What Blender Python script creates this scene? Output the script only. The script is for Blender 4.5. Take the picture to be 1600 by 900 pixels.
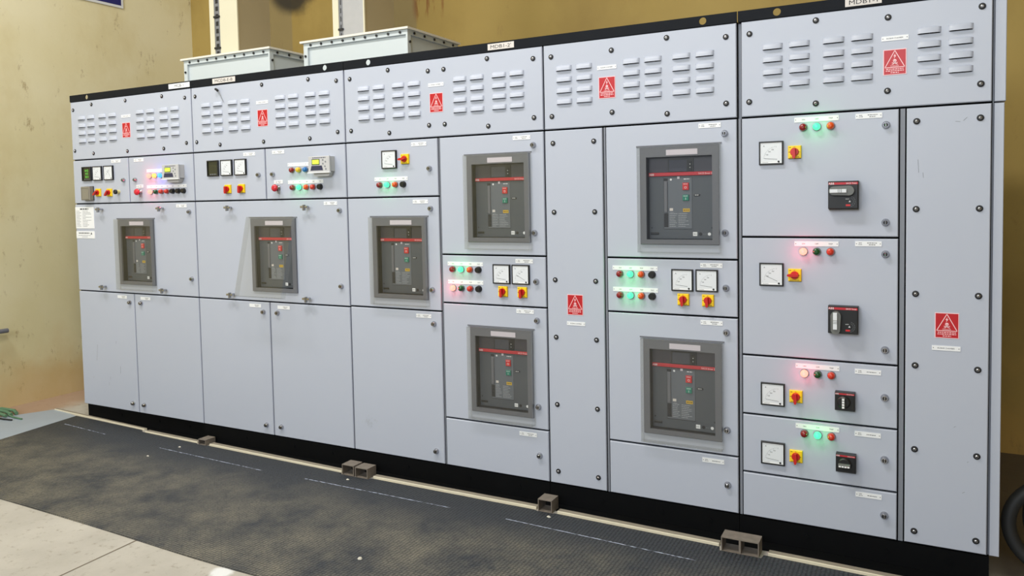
import bpy, bmesh, math, random
from mathutils import Matrix, Vector
random.seed(7)
for o in list(bpy.data.objects): bpy.data.objects.remove(o, do_unlink=True)
S = bpy.context.scene
C = S.collection
PI = math.pi

# ---------------------------------------------------------------- camera
cam_d = bpy.data.cameras.new('camera'); cam = bpy.data.objects.new('camera', cam_d); C.objects.link(cam)
cr = Vector((0.88513, 0.46493, -0.01947)); cu = Vector((-0.00618, 0.05359, 0.99854)); cf = Vector((-0.46530, 0.88372, -0.05031))
M_ = Matrix(((cr.x, cu.x, -cf.x, 5.1793), (cr.y, cu.y, -cf.y, -3.3465), (cr.z, cu.z, -cf.z, 1.4844), (0, 0, 0, 1)))
cam.matrix_world = M_
cam_d.sensor_width = 36.0; cam_d.lens = 1210.555 * 36 / 1600; cam_d.shift_y = -0.05
cam_d.clip_start = 0.05; cam_d.clip_end = 100
S.camera = cam

# ---------------------------------------------------------------- world, lamps, exposure
W = bpy.data.worlds.new('hall_daylight'); S.world = W; W.use_nodes = True
bg = W.node_tree.nodes['Background']; bg.inputs[0].default_value = (0.80, 0.88, 1.0, 1); bg.inputs[1].default_value = 0.55
def area(name, loc, size, power, col, target):
    l = bpy.data.lights.new(name, 'AREA'); l.shape = 'RECTANGLE'; l.size, l.size_y = size; l.energy = power; l.color = col
    o = bpy.data.objects.new(name, l); C.objects.link(o); o.location = loc
    o.rotation_euler = (Vector(target) - Vector(loc)).to_track_quat('-Z', 'Y').to_euler()
    return o
area('high_bay_lamp', (0.6, -2.0, 5.0), (1.3, 0.5), 106, (1.0, 0.98, 0.96), (1.0, -0.6, 0))
area('high_bay_lamp', (3.3, -2.0, 5.0), (1.3, 0.5), 106, (1.0, 0.98, 0.96), (3.4, -0.6, 0))
area('added_fill_light', (3.6, -8.6, 4.1), (6.4, 2.4), 425, (0.88, 0.94, 1.0), (0.6, 0, 1.4))  # unseen fill lamp, added behind the camera
S.view_settings.view_transform = 'Standard'; S.view_settings.look = 'None'
S.view_settings.gamma = 1.0; S.view_settings.use_curve_mapping = False
S.view_settings.exposure = -0.22

# ---------------------------------------------------------------- materials
def srgb(r, g, b):
    f = lambda c: (c / 255 / 12.92) if c / 255 <= 0.04045 else ((c / 255 + 0.055) / 1.055) ** 2.4
    return (f(r), f(g), f(b), 1)
MATS = {}
def mat(name, col, rough=0.5, metal=0.0, emis=None, es=0.0, spec=0.5, coat=0.0, noise=None):
    m = bpy.data.materials.new(name); m.use_nodes = True; nt = m.node_tree; b = nt.nodes['Principled BSDF']
    b.inputs['Base Color'].default_value = srgb(*col); b.inputs['Roughness'].default_value = rough; b.inputs['Metallic'].default_value = metal
    b.inputs['Specular IOR Level'].default_value = spec; b.inputs['Coat Weight'].default_value = coat
    if emis: b.inputs['Emission Color'].default_value = emis; b.inputs['Emission Strength'].default_value = es
    if noise:   # (scale, amount): slight mottling of the finish
        tc = nt.nodes.new('ShaderNodeTexCoord'); n = nt.nodes.new('ShaderNodeTexNoise'); n.inputs['Scale'].default_value = noise[0]; n.inputs['Detail'].default_value = 6
        mx = nt.nodes.new('ShaderNodeMix'); mx.data_type = 'RGBA'
        a = noise[1]; c = srgb(*col)
        mx.inputs[6].default_value = tuple(min(1, x * (1 - a)) for x in c[:3]) + (1,); mx.inputs[7].default_value = tuple(min(1, x * (1 + a)) for x in c[:3]) + (1,)
        nt.links.new(tc.outputs['Object'], n.inputs['Vector']); nt.links.new(n.outputs['Fac'], mx.inputs[0]); nt.links.new(mx.outputs[2], b.inputs['Base Color'])
    MATS[name] = m; return m
mat('panel_paint', (181, 187, 202), 0.42, noise=(1.2, 0.035))
mat('carcass_paint', (126, 130, 140), 0.5)
mat('gasket', (10, 11, 12), 0.8, spec=0.1)
mat('black_paint', (8, 9, 11), 0.7, spec=0.1, noise=(9, 0.25))
mat('rail_paint', (22, 25, 31), 0.6, spec=0.12, noise=(14, 0.2))
mat('black_plastic', (22, 23, 25), 0.4)
mat('washer_black', (18, 18, 20), 0.6)
mat('chrome', (178, 178, 182), 0.16, 1.0)
mat('steel', (150, 150, 152), 0.35, 1.0)
mat('white_label', (236, 238, 242), 0.4)
mat('cream_label', (214, 208, 204), 0.5)
mat('pink_label', (215, 208, 220), 0.5)
mat('ink', (28, 28, 34), 0.6)
mat('grey_ink', (120, 124, 130), 0.6)
mat('pale_ink', (168, 173, 180), 0.6)
mat('joint_brown', (112, 102, 88), 0.9)
mat('chalk', (176, 184, 206), 0.8)
mat('sign_red', (186, 14, 26), 0.4)
mat('sign_white', (250, 205, 210), 0.4)
mat('breaker_grey', (100, 106, 116), 0.45)
mat('breaker_dark', (78, 83, 91), 0.42)
mat('bezel_grey', (106, 108, 116), 0.45)
mat('display_dark', (66, 64, 74), 0.25)
mat('screen_dark', (74, 76, 88), 0.15)
mat('stripe_red', (190, 40, 52), 0.4)
mat('button_red', (208, 38, 44), 0.4)
mat('button_green', (24, 128, 108), 0.4)
mat('label_yellow', (206, 170, 50), 0.4)
mat('switch_yellow', (250, 208, 20), 0.4)
mat('knob_red', (196, 28, 24), 0.35)
mat('meter_white', (222, 226, 232), 0.35)
mat('meter_rim', (244, 246, 248), 0.35)
mat('lens_red', (132, 14, 22), 0.2, coat=0.5)
mat('lens_red_bright', (200, 52, 34), 0.25, coat=0.5)
mat('lens_orange', (222, 82, 22), 0.25, coat=0.5)
mat('lens_green', (14, 74, 34), 0.2, coat=0.5)
mat('lens_yellow', (226, 186, 40), 0.25, coat=0.5)
mat('lens_blue', (26, 108, 176), 0.25, coat=0.5)
mat('lens_black', (18, 18, 20), 0.35)
mat('lit_red', (120, 30, 20), 0.4, emis=(1.0, 0.30, 0.22, 1), es=2.6)
mat('lit_green', (20, 110, 70), 0.4, emis=(0.10, 1.0, 0.46, 1), es=1.5)
mat('lit_yellow', (160, 110, 30), 0.4, emis=(1.0, 0.52, 0.12, 1), es=1.6)
mat('lit_blue', (20, 60, 120), 0.4, emis=(0.10, 0.50, 1.0, 1), es=1.5)
mat('estop_red', (200, 26, 48), 0.3, coat=0.3)
mat('lcd_green', (190, 220, 60), 0.4, emis=(0.62, 0.85, 0.08, 1), es=0.9)
mat('led_green', (90, 190, 60), 0.4, emis=(0.18, 0.75, 0.08, 1), es=0.7)
mat('olive_screen', (52, 54, 36), 0.25)
mat('relay_grey', (190, 190, 192), 0.4)
mat('relay_navy', (46, 48, 78), 0.4)
mat('beige_box', (136, 131, 118), 0.45)
mat('amber_plastic', (214, 204, 140), 0.4)
mat('handle_grey', (104, 106, 104), 0.35)
mat('duct_box_paint', (196, 204, 206), 0.45, noise=(2, 0.03))
mat('duct_lid', (224, 220, 208), 0.5)
mat('duct_cream', (204, 199, 176), 0.45)
mat('duct_alu', (176, 166, 142), 0.35, 0.35, noise=(3, 0.08))
mat('duct_alu_bright', (176, 178, 186), 0.35, 0.5, noise=(20, 0.08))
mat('cable_tray', (120, 122, 128), 0.5, 0.4, noise=(60, 0.4))
mat('tube_steel', (128, 119, 110), 0.65, 0.2, noise=(40, 0.35))
mat('wood', (142, 134, 120), 0.8, noise=(14, 0.22))
mat('wood_face', (216, 208, 186), 0.8, noise=(25, 0.1))
mat('grey_sheet', (158, 170, 184), 0.45, noise=(7, 0.07))
mat('green_cloth', (92, 128, 98), 0.8, noise=(50, 0.3))
mat('dark_rubber', (30, 31, 32), 0.6)
mat('sign_blue', (30, 36, 110), 0.5)
mat('pebble_pale', (206, 202, 190), 0.8)

def nodes_mat(name):
    m = bpy.data.materials.new(name); m.use_nodes = True; MATS[name] = m
    return m, m.node_tree, m.node_tree.nodes['Principled BSDF']
def N(nt, t, **kw):
    n = nt.nodes.new(t)
    for k, v in kw.items():
        if k in ('data_type', 'operation', 'feature', 'blend_type', 'distance'): setattr(n, k, v)
    return n
def noise_tex(nt, src, scale, detail=5, rough=0.55, vscale=None):
    n = nt.nodes.new('ShaderNodeTexNoise'); n.inputs['Scale'].default_value = scale; n.inputs['Detail'].default_value = detail; n.inputs['Roughness'].default_value = rough
    if vscale:
        mp = nt.nodes.new('ShaderNodeMapping'); mp.inputs['Scale'].default_value = vscale; nt.links.new(src, mp.inputs[0]); src = mp.outputs[0]
    nt.links.new(src, n.inputs['Vector']); return n.outputs['Fac']
def ramp(nt, src, stops):
    r = nt.nodes.new('ShaderNodeValToRGB'); e = r.color_ramp.elements
    while len(e) < len(stops): e.new(0.5)
    for i, (p, c) in enumerate(stops): e[i].position = p; e[i].color = c if len(c) == 4 else srgb(*c)
    nt.links.new(src, r.inputs[0]); return r.outputs[0]
def mixc(nt, fac, a, b):
    m = nt.nodes.new('ShaderNodeMix'); m.data_type = 'RGBA'
    nt.links.new(fac, m.inputs[0]) if not isinstance(fac, float) else setattr(m.inputs[0], 'default_value', fac)
    for s, v in ((6, a), (7, b)):
        if isinstance(v, tuple): m.inputs[s].default_value = srgb(*v)
        else: nt.links.new(v, m.inputs[s])
    return m.outputs[2]
def math_n(nt, op, a, b=None):
    m = nt.nodes.new('ShaderNodeMath'); m.operation = op; m.use_clamp = False
    for i, v in enumerate((a, b)):
        if v is None: continue
        if isinstance(v, (int, float)): m.inputs[i].default_value = v
        else: nt.links.new(v, m.inputs[i])
    return m.outputs[0]
def maprange(nt, src, a, b, c=0.0, d=1.0):
    m = nt.nodes.new('ShaderNodeMapRange'); m.interpolation_type = 'SMOOTHSTEP'
    nt.links.new(src, m.inputs[0])
    for i, v in enumerate((a, b, c, d)): m.inputs[i + 1].default_value = v
    return m.outputs[0]
def bump(nt, h, strength, dist, b):
    n = nt.nodes.new('ShaderNodeBump'); n.inputs['Strength'].default_value = strength; n.inputs['Distance'].default_value = dist
    nt.links.new(h, n.inputs['Height']); nt.links.new(n.outputs[0], b.inputs['Normal'])
W0 = (0, 0, 0, 1); W1 = (1, 1, 1, 1)

def wall_mat(name, base, pale, stain):
    m, nt, b = nodes_mat(name); tc = nt.nodes.new('ShaderNodeTexCoord').outputs['Object']
    sep = nt.nodes.new('ShaderNodeSeparateXYZ'); nt.links.new(tc, sep.inputs[0])
    col = mixc(nt, ramp(nt, noise_tex(nt, tc, 0.7, 4), [(0.38, W0), (0.62, W1)]), base, pale)
    big = ramp(nt, noise_tex(nt, tc, 1.1, 7, 0.6, (1, 1, 0.7)), [(0.50, W0), (0.68, (0.6, 0.6, 0.6, 1))])
    col = mixc(nt, big, col, stain)
    # damp ochre staining that creeps up from the floor in an uneven tide line
    tide = math_n(nt, 'ADD', sep.outputs[2], math_n(nt, 'MULTIPLY', noise_tex(nt, tc, 2.3, 6), -0.9))
    col = mixc(nt, maprange(nt, tide, 0.10, -0.40, 0, 0.50), col, (196, 152, 78))
    scuff = ramp(nt, noise_tex(nt, tc, 9, 8, 0.75, (1, 1, 0.5)), [(0.60, W0), (0.70, (0.6, 0.6, 0.6, 1))])
    col = mixc(nt, scuff, col, (138, 110, 62))
    if name == 'wall_ochre':
        wob = math_n(nt, 'MULTIPLY', math_n(nt, 'SUBTRACT', noise_tex(nt, tc, 5, 6), 0.5), 0.12)
        xw = math_n(nt, 'ADD', sep.outputs[0], wob)
        # two greyer upright bands, soot round a hole high up, rust runs
        for xa, xb in ((-0.15, 0.44), (1.30, 1.72)):
            k = math_n(nt, 'MULTIPLY', maprange(nt, sep.outputs[0], xa, xa + 0.02), maprange(nt, sep.outputs[0], xb, xb - 0.02)); col = mixc(nt, math_n(nt, 'MULTIPLY', k, 0.7), col, (134, 120, 86))
        dx = math_n(nt, 'SUBTRACT', xw, 0.45); dz = math_n(nt, 'SUBTRACT', sep.outputs[2], 3.38)
        d = math_n(nt, 'SQRT', math_n(nt, 'ADD', math_n(nt, 'MULTIPLY', dx, dx), math_n(nt, 'MULTIPLY', dz, dz)))
        col = mixc(nt, maprange(nt, math_n(nt, 'ADD', d, wob), 0.34, 0.22, 0, 0.92), col, (30, 26, 22))
        st = ramp(nt, noise_tex(nt, tc, 18, 4, 0.6, (1, 1, 0.12)), [(0.52, W0), (0.60, W1)])
        k = math_n(nt, 'MULTIPLY', maprange(nt, sep.outputs[0], 1.66, 1.72), maprange(nt, sep.outputs[0], 2.05, 1.92)); k = math_n(nt, 'MULTIPLY', k, maprange(nt, math_n(nt, 'ADD', sep.outputs[2], math_n(nt, 'MULTIPLY', wob, 2.0)), 2.84, 3.0))
        col = mixc(nt, math_n(nt, 'MULTIPLY', math_n(nt, 'MULTIPLY', st, k), 0.8), col, (120, 68, 22))
    nt.links.new(col, b.inputs['Base Color']); b.inputs['Roughness'].default_value = 0.75
    bump(nt, noise_tex(nt, tc, 26, 6), 0.25, 0.004, b)
wall_mat('wall_cream', (222, 212, 168), (232, 225, 192), (206, 190, 138))
wall_mat('wall_ochre', (156, 132, 68), (166, 142, 78), (134, 110, 54))

m, nt, b = nodes_mat('concrete'); tc = nt.nodes.new('ShaderNodeTexCoord').outputs['Object']
sep = nt.nodes.new('ShaderNodeSeparateXYZ'); nt.links.new(tc, sep.inputs[0])
c1 = mixc(nt, ramp(nt, noise_tex(nt, tc, 1.6, 8, 0.6), [(0.35, W0), (0.65, W1)]), (166, 161, 152), (190, 185, 176))
c1 = mixc(nt, ramp(nt, noise_tex(nt, tc, 22, 8, 0.7), [(0.56, W0), (0.68, (0.7, 0.7, 0.7, 1))]), c1, (134, 124, 110))
# reddish earth left along the foot of the left wall
side = math_n(nt, 'ADD', sep.outputs[0], math_n(nt, 'MULTIPLY', noise_tex(nt, tc, 3.0, 6), 0.5))
c1 = mixc(nt, maprange(nt, side, 0.0, -0.28, 0, 0.75), c1, (170, 134, 104))
dk = math_n(nt, 'MULTIPLY', maprange(nt, sep.outputs[0], 5.35, 5.5), maprange(nt, sep.outputs[1], -0.02, 0.12)); c1 = mixc(nt, math_n(nt, 'MULTIPLY', dk, 0.9), c1, (74, 64, 54))  # shade right of the cabinet bank, put into the floor colour
dx = math_n(nt, 'SUBTRACT', sep.outputs[0], 2.70); dy = math_n(nt, 'SUBTRACT', sep.outputs[1], -1.205)
c1 = mixc(nt, maprange(nt, math_n(nt, 'ADD', math_n(nt, 'SQRT', math_n(nt, 'ADD', math_n(nt, 'MULTIPLY', dx, dx), math_n(nt, 'MULTIPLY', dy, dy))), math_n(nt, 'MULTIPLY', noise_tex(nt, tc, 14, 5), 0.06)), 0.09, 0.06, 0, 0.9), c1, (232, 234, 236))
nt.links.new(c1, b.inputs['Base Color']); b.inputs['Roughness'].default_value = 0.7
bump(nt, noise_tex(nt, tc, 30, 8), 0.25, 0.004, b)

m, nt, b = nodes_mat('ribbed_rubber'); tc = nt.nodes.new('ShaderNodeTexCoord').outputs['Object']
sep = nt.nodes.new('ShaderNodeSeparateXYZ'); nt.links.new(tc, sep.inputs[0])
mp = nt.nodes.new('ShaderNodeMapping'); mp.inputs['Scale'].default_value = (1, 1.15, 0); nt.links.new(tc, mp.inputs[0])
vo = nt.nodes.new('ShaderNodeTexVoronoi'); vo.inputs['Scale'].default_value = 62; vo.inputs['Randomness'].default_value = 0.18; vo.feature = 'F1'
nt.links.new(mp.outputs[0], vo.inputs['Vector'])
cell = ramp(nt, vo.outputs['Distance'], [(0.28, W1), (0.52, W0)])
blot = ramp(nt, noise_tex(nt, tc, 3.4, 9, 0.72), [(0.36, W0), (0.70, W1)])
yb = math_n(nt, 'ADD', sep.outputs[1], math_n(nt, 'MULTIPLY', noise_tex(nt, tc, 2.0, 4), 0.25))
band = maprange(nt, yb, -0.10, -0.48)
dust = math_n(nt, 'MULTIPLY', math_n(nt, 'MULTIPLY', blot, band), math_n(nt, 'ADD', math_n(nt, 'MULTIPLY', cell, 0.55), 0.35))
fine = ramp(nt, noise_tex(nt, tc, 150, 2), [(0.3, (0.55, 0.55, 0.55, 1)), (0.7, W1)])
base = mixc(nt, cell, (34, 37, 42), (60, 64, 71))
col = mixc(nt, math_n(nt, 'MULTIPLY', dust, fine), base, (146, 139, 120))
nt.links.new(col, b.inputs['Base Color']); b.inputs['Roughness'].default_value = 0.6
bump(nt, cell, 0.6, 0.002, b)

# clear plastic hood: a thin sheet, see-through with a weak sheen
m = bpy.data.materials.new('clear_plastic'); m.use_nodes = True; MATS['clear_plastic'] = m; nt = m.node_tree
nt.nodes.remove(nt.nodes['Principled BSDF']); out = nt.nodes['Material Output']
tr = nt.nodes.new('ShaderNodeBsdfTransparent'); tr.inputs[0].default_value = (0.95, 0.95, 0.94, 1)
gl = nt.nodes.new('ShaderNodeBsdfGlossy'); gl.inputs['Roughness'].default_value = 0.08; gl.inputs[0].default_value = (0.9, 0.9, 0.9, 1)
lw = nt.nodes.new('ShaderNodeLayerWeight'); lw.inputs['Blend'].default_value = 0.5
fr = nt.nodes.new('ShaderNodeMath'); fr.operation = 'MULTIPLY_ADD'; pw = nt.nodes.new('ShaderNodeMath'); pw.operation = 'POWER'; pw.inputs[1].default_value = 3.5
nt.links.new(lw.outputs['Facing'], pw.inputs[0]); nt.links.new(pw.outputs[0], fr.inputs[0]); fr.inputs[1].default_value = 0.45; fr.inputs[2].default_value = 0.035
mx = nt.nodes.new('ShaderNodeMixShader')
nt.links.new(fr.outputs[0], mx.inputs[0]); nt.links.new(tr.outputs[0], mx.inputs[1]); nt.links.new(gl.outputs[0], mx.inputs[2]); nt.links.new(mx.outputs[0], out.inputs['Surface'])

# ---------------------------------------------------------------- mesh builder
TEXT_CACHE = {}
def text_geo(s):
    if s in TEXT_CACHE: return TEXT_CACHE[s]
    cu_ = bpy.data.curves.new('t', 'FONT'); cu_.body = s; cu_.resolution_u = 2; cu_.size = 1.0
    o = bpy.data.objects.new('t', cu_); C.objects.link(o); bpy.context.view_layer.update()
    me = o.evaluated_get(bpy.context.evaluated_depsgraph_get()).to_mesh()
    vs = [(v.co.x, v.co.y) for v in me.vertices]; fs = [tuple(p.vertices) for p in me.polygons]
    o.evaluated_get(bpy.context.evaluated_depsgraph_get()).to_mesh_clear()
    bpy.data.objects.remove(o); bpy.data.curves.remove(cu_)
    xs = [v[0] for v in vs]; ys = [v[1] for v in vs]
    g = ([(x - min(xs), y - min(ys)) for x, y in vs], fs, max(xs) - min(xs), max(ys) - min(ys))
    TEXT_CACHE[s] = g; return g

class MB:
    def __init__(s): s.v = []; s.f = []; s.m = []; s.names = []; s.smooth = []
    def mi(s, n):
        if n not in s.names: s.names.append(n)
        return s.names.index(n)
    def add(s, vs, fs, m, smooth=False):
        o = len(s.v); s.v += [tuple(v) for v in vs]; k = s.mi(m)
        for f in fs: s.f.append(tuple(i + o for i in f)); s.m.append(k); s.smooth.append(smooth)
    def box(s, x0, x1, y0, y1, z0, z1, m, c=0.0):
        """box; c chamfers the four edges of the front (-y) face"""
        if c:
            vs = [(x0, y1, z0), (x1, y1, z0), (x1, y1, z1), (x0, y1, z1), (x0, y0 + c, z0), (x1, y0 + c, z0), (x1, y0 + c, z1), (x0, y0 + c, z1),
                  (x0 + c, y0, z0 + c), (x1 - c, y0, z0 + c), (x1 - c, y0, z1 - c), (x0 + c, y0, z1 - c)]
            fs = [(0, 3, 2, 1), (8, 9, 10, 11)]
            for a in (0, 4):
                for i in range(4): j = (i + 1) % 4; fs.append((a + i, a + j, a + 4 + j, a + 4 + i))
            s.add(vs, fs, m); return s
        vs = [(x, y, z) for x in (x0, x1) for y in (y0, y1) for z in (z0, z1)]
        s.add(vs, [(0, 1, 3, 2), (4, 6, 7, 5), (0, 4, 5, 1), (2, 3, 7, 6), (0, 2, 6, 4), (1, 5, 7, 3)], m); return s
    def frame(s, x0, x1, z0, z1, ix0, ix1, iz0, iz1, y0, y1, m, c=0.0):
        """slab with a rectangular hole"""
        def ring(a0, a1, b0, b1, y): return [(a0, y, b0), (a1, y, b0), (a1, y, b1), (a0, y, b1)]
        vs = ring(x0, x1, z0, z1, y1) + ring(x0, x1, z0, z1, y0 + c) + ring(x0 + c, x1 - c, z0 + c, z1 - c, y0) + ring(ix0, ix1, iz0, iz1, y0) + ring(ix0, ix1, iz0, iz1, y1)
        fs = []
        for r in range(4):
            for i in range(4): j = (i + 1) % 4; fs.append((4 * r + i, 4 * r + j, 4 * r + 4 + j, 4 * r + 4 + i))
        for i in range(4): j = (i + 1) % 4; fs.append((16 + i, 16 + j, j, i))
        s.add(vs, fs, m); return s
    def lathe(s, cx, cz, prof, m, seg=20, smooth=True, cap=True):
        """revolve (r, y) pairs about an axis along y"""
        vs = []; fs = []
        for r, y in prof:
            for i in range(seg): a = 2 * PI * i / seg; vs.append((cx + r * math.cos(a), y, cz + r * math.sin(a)))
        for k in range(len(prof) - 1):
            for i in range(seg): j = (i + 1) % seg; fs.append((k * seg + i, k * seg + j, (k + 1) * seg + j, (k + 1) * seg + i))
        s.add(vs, fs, m, smooth)
        if cap: n = len(prof) - 1; s.add(vs[n * seg:], [tuple(range(seg))], m)
        return s
    def poly(s, pts, y, m, t=0.0):
        n = len(pts)
        if t <= 0: s.add([(x, y, z) for x, z in pts], [tuple(range(n))], m); return s
        vs = [(x, y, z) for x, z in pts] + [(x, y + t, z) for x, z in pts]
        s.add(vs, [tuple(range(n)), tuple(range(2 * n - 1, n - 1, -1))] + [(i, (i + 1) % n, n + (i + 1) % n, n + i) for i in range(n)], m); return s
    def rect(s, x0, x1, z0, z1, y, m): return s.poly([(x0, z0), (x1, z0), (x1, z1), (x0, z1)], y, m)
    def disc(s, cx, cz, r, y, m, seg=14): return s.poly([(cx + r * math.cos(2 * PI * i / seg), cz + r * math.sin(2 * PI * i / seg)) for i in range(seg)], y, m)
    def line(s, x0, z0, x1, z1, w, y, m):
        d = math.hypot(x1 - x0, z1 - z0); nx, nz = -(z1 - z0) / d * w / 2, (x1 - x0) / d * w / 2
        return s.poly([(x0 + nx, z0 + nz), (x0 - nx, z0 - nz), (x1 - nx, z1 - nz), (x1 + nx, z1 + nz)], y, m)
    def text(s, t, cx, cz, h, y, m, w=None, align='c'):
        vs, fs, tw, th = text_geo(t); k = h / th; kx = k if w is None else w / tw
        ox = cx - tw * kx / 2 if align == 'c' else cx
        s.add([(ox + x * kx, y, cz - h / 2 + z * k) for x, z in vs], fs, m); return s
    def scribble(s, x0, x1, z, h, y, m):
        """a row of lettering too small to read"""
        x = x0
        while x < x1:
            w = min(random.uniform(1.2, 3.2) * h, x1 - x)
            s.rect(x, x + w, z - h / 2, z + h / 2, y, m); x += w + h * 0.7
        return s
    def tube(s, pts, r, m, seg=8, up=(0, 0, 1)):
        pts = [Vector(p) for p in pts]; vs = []; fs = []; up = Vector(up)
        for i, p in enumerate(pts):
            t = (pts[min(i + 1, len(pts) - 1)] - pts[max(i - 1, 0)]).normalized()
            if abs(t.dot(up)) > 0.95: a = t.cross(Vector((1, 0, 0))).normalized()
            else: a = t.cross(up).normalized()
            b_ = t.cross(a)
            for k in range(seg): q = 2 * PI * k / seg; vs.append(p + (a * math.cos(q) + b_ * math.sin(q)) * r)
        for i in range(len(pts) - 1):
            for k in range(seg): j = (k + 1) % seg; fs.append((i * seg + k, i * seg + j, (i + 1) * seg + j, (i + 1) * seg + k))
        s.add(vs, fs, m, True); s.add(vs[:seg], [tuple(range(seg))], m); s.add(vs[-seg:], [tuple(range(seg))], m); return s
    def mesh(s, name):
        me = bpy.data.meshes.new(name); me.from_pydata(s.v, [], s.f)
        for n in s.names: me.materials.append(MATS[n])
        for p, k, sm in zip(me.polygons, s.m, s.smooth): p.material_index = k; p.use_smooth = sm
        bm = bmesh.new(); bm.from_mesh(me)
        bm.to_mesh(me); bm.free(); me.update(); return me
    def build(s, name, parent=None, loc=(0, 0, 0)):
        return place(s.mesh(name), name, parent, loc)
def place(me, name, parent=None, loc=(0, 0, 0)):
    o = bpy.data.objects.new(name, me); C.objects.link(o); o.location = loc
    if parent: o.parent = parent
    return o
def thing(name, label, cat, loc=(0, 0, 0), group=None):
    o = bpy.data.objects.new(name, None); C.objects.link(o); o.location = loc; o.empty_display_size = 0.1
    o['label'] = label; o['category'] = cat
    if group: o['group'] = group
    return o
def tag(o, label, cat, group=None):
    o['label'] = label; o['category'] = cat
    if group: o['group'] = group
    return o
def struct(mb, name): o = mb.build(name); o['kind'] = 'structure'; return o

# ---------------------------------------------------------------- room
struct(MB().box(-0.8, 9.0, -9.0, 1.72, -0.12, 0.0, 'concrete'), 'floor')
struct(MB().box(-1.02, -0.8, -9.0, 1.94, -0.12, 5.6, 'wall_cream'), 'wall_left')
struct(MB().box(-0.8, 9.0, 1.72, 1.94, -0.12, 5.6, 'wall_ochre'), 'wall_back')
jt = MB(); jt.add([(2.112, -1.15, 0.0008), (2.120, -1.15, 0.0008), (2.165, -2.6, 0.0008), (2.159, -2.6, 0.0008)], [(0, 1, 2, 3)], 'joint_brown')
struct(MB().box(9.0, 9.22, -9.0, 1.94, -0.12, 5.6, 'wall_ochre'), 'wall_right')
struct(MB().box(-1.02, 9.22, -9.0, 1.94, 5.6, 5.75, 'wall_cream'), 'ceiling')
tk = MB(); tk.add([(0.0, 0.012, 0.0006), (1.30, -0.040, 0.0006), (2.45, -0.070, 0.0006), (5.43, -0.092, 0.0006), (5.43, 0.0, 0.0006), (0.0, 0.05, 0.0006)], [(0, 1, 2, 3, 4, 5)], 'black_paint')  # flat black sheet painting in the dark gap at the cabinets' foot
o = tk.build('gap_shade_sheet'); o['kind'] = 'structure'
o = jt.build('floor_joint'); o['kind'] = 'structure'

# ---------------------------------------------------------------- shared small meshes (origin on the door face, front towards -y)
CACHE = {}
def cached(key, fn):
    if key not in CACHE: CACHE[key] = fn().mesh(key)
    return CACHE[key]
def m_screw():
    b = MB(); b.lathe(0, 0, [(0.0122, 0), (0.0122, -0.0022), (0.0072, -0.0030)], 'washer_black', 16, False)
    b.lathe(0, 0, [(0.0066, -0.003), (0.0064, -0.006), (0.0044, -0.0078), (0.0024, -0.0082)], 'chrome', 12); b.disc(0, 0, 0.0022, -0.0085, 'washer_black', 6); return b
def m_latch():
    b = MB(); b.lathe(0, 0, [(0.0150, 0), (0.0150, -0.003), (0.0125, -0.007), (0.0118, -0.014), (0.0098, -0.017)], 'chrome', 18)
    b.disc(0, 0, 0.0078, -0.0172, 'washer_black', 12); b.box(-0.0024, 0.0024, -0.0190, -0.0165, -0.0075, 0.0075, 'chrome', 0.001); return b
def m_stud():
    b = MB(); b.lathe(0, 0, [(0.006, 0), (0.006, -0.030)], 'chrome', 10); b.box(-0.026, 0.026, -0.040, -0.028, -0.006, 0.006, 'chrome', 0.002)
    b.box(-0.006, 0.006, -0.043, -0.028, -0.020, 0.012, 'steel', 0.002); return b
def m_louvre():
    """pressed louvre: sloping hood open at its lower edge"""
    b = MB(); w, h, d = 0.040, 0.025, 0.011
    prof = [(-w, 0.0), (-w + 0.004, 0.6), (-w + 0.012, 1.0), (w - 0.012, 1.0), (w - 0.004, 0.6), (w, 0.0)]
    rows = [(1.0, 0.0), (0.85, 0.45), (0.5, 0.8), (0.0, 1.0)]     # (z fraction, depth fraction)
    vs = []
    for zf, df in rows:
        for x, k in prof: vs.append((x * (0.93 if zf == 1.0 else 1), -0.0005 - d * df * k, h * zf * (0.55 + 0.45 * k) if zf == 1.0 else h * zf))
    n = len(prof); fs = [(r * n + i, r * n + n + i, r * n + n + i + 1, r * n + i + 1) for r in range(3) for i in range(n - 1)]
    b.add(vs, fs, 'panel_paint', True)
    b.rect(-w + 0.003, w - 0.003, -0.0022, 0.012, -0.0009, 'gasket')  # black strip standing in for the shade inside the slit
    return b
def m_lamp(lens):
    def f():
        b = MB(); b.lathe(0, 0, [(0.0165, 0), (0.0165, -0.004), (0.0150, -0.0055)], 'steel', 20)
        b.lathe(0, 0, [(0.0148, -0.0055), (0.0148, -0.014), (0.0132, -0.0195), (0.0095, -0.0235), (0.0042, -0.0252)], lens, 20); return b
    return f
def m_button():
    b = MB(); b.lathe(0, 0, [(0.0165, 0), (0.0165, -0.004), (0.0150, -0.0055)], 'black_plastic', 20)
    b.lathe(0, 0, [(0.0148, -0.0055), (0.0148, -0.018), (0.0128, -0.0200)], 'lens_black', 20); return b
def m_estop():
    b = MB(); b.lathe(0, 0, [(0.017, 0), (0.017, -0.005), (0.011, -0.006), (0.011, -0.020)], 'steel', 20)
    b.lathe(0, 0, [(0.014, -0.020), (0.0205, -0.024), (0.0205, -0.032), (0.0165, -0.038), (0.007, -0.0405)], 'estop_red', 22)
    b.box(0.010, 0.018, -0.018, -0.010, -0.034, -0.006, 'steel'); return b
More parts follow.
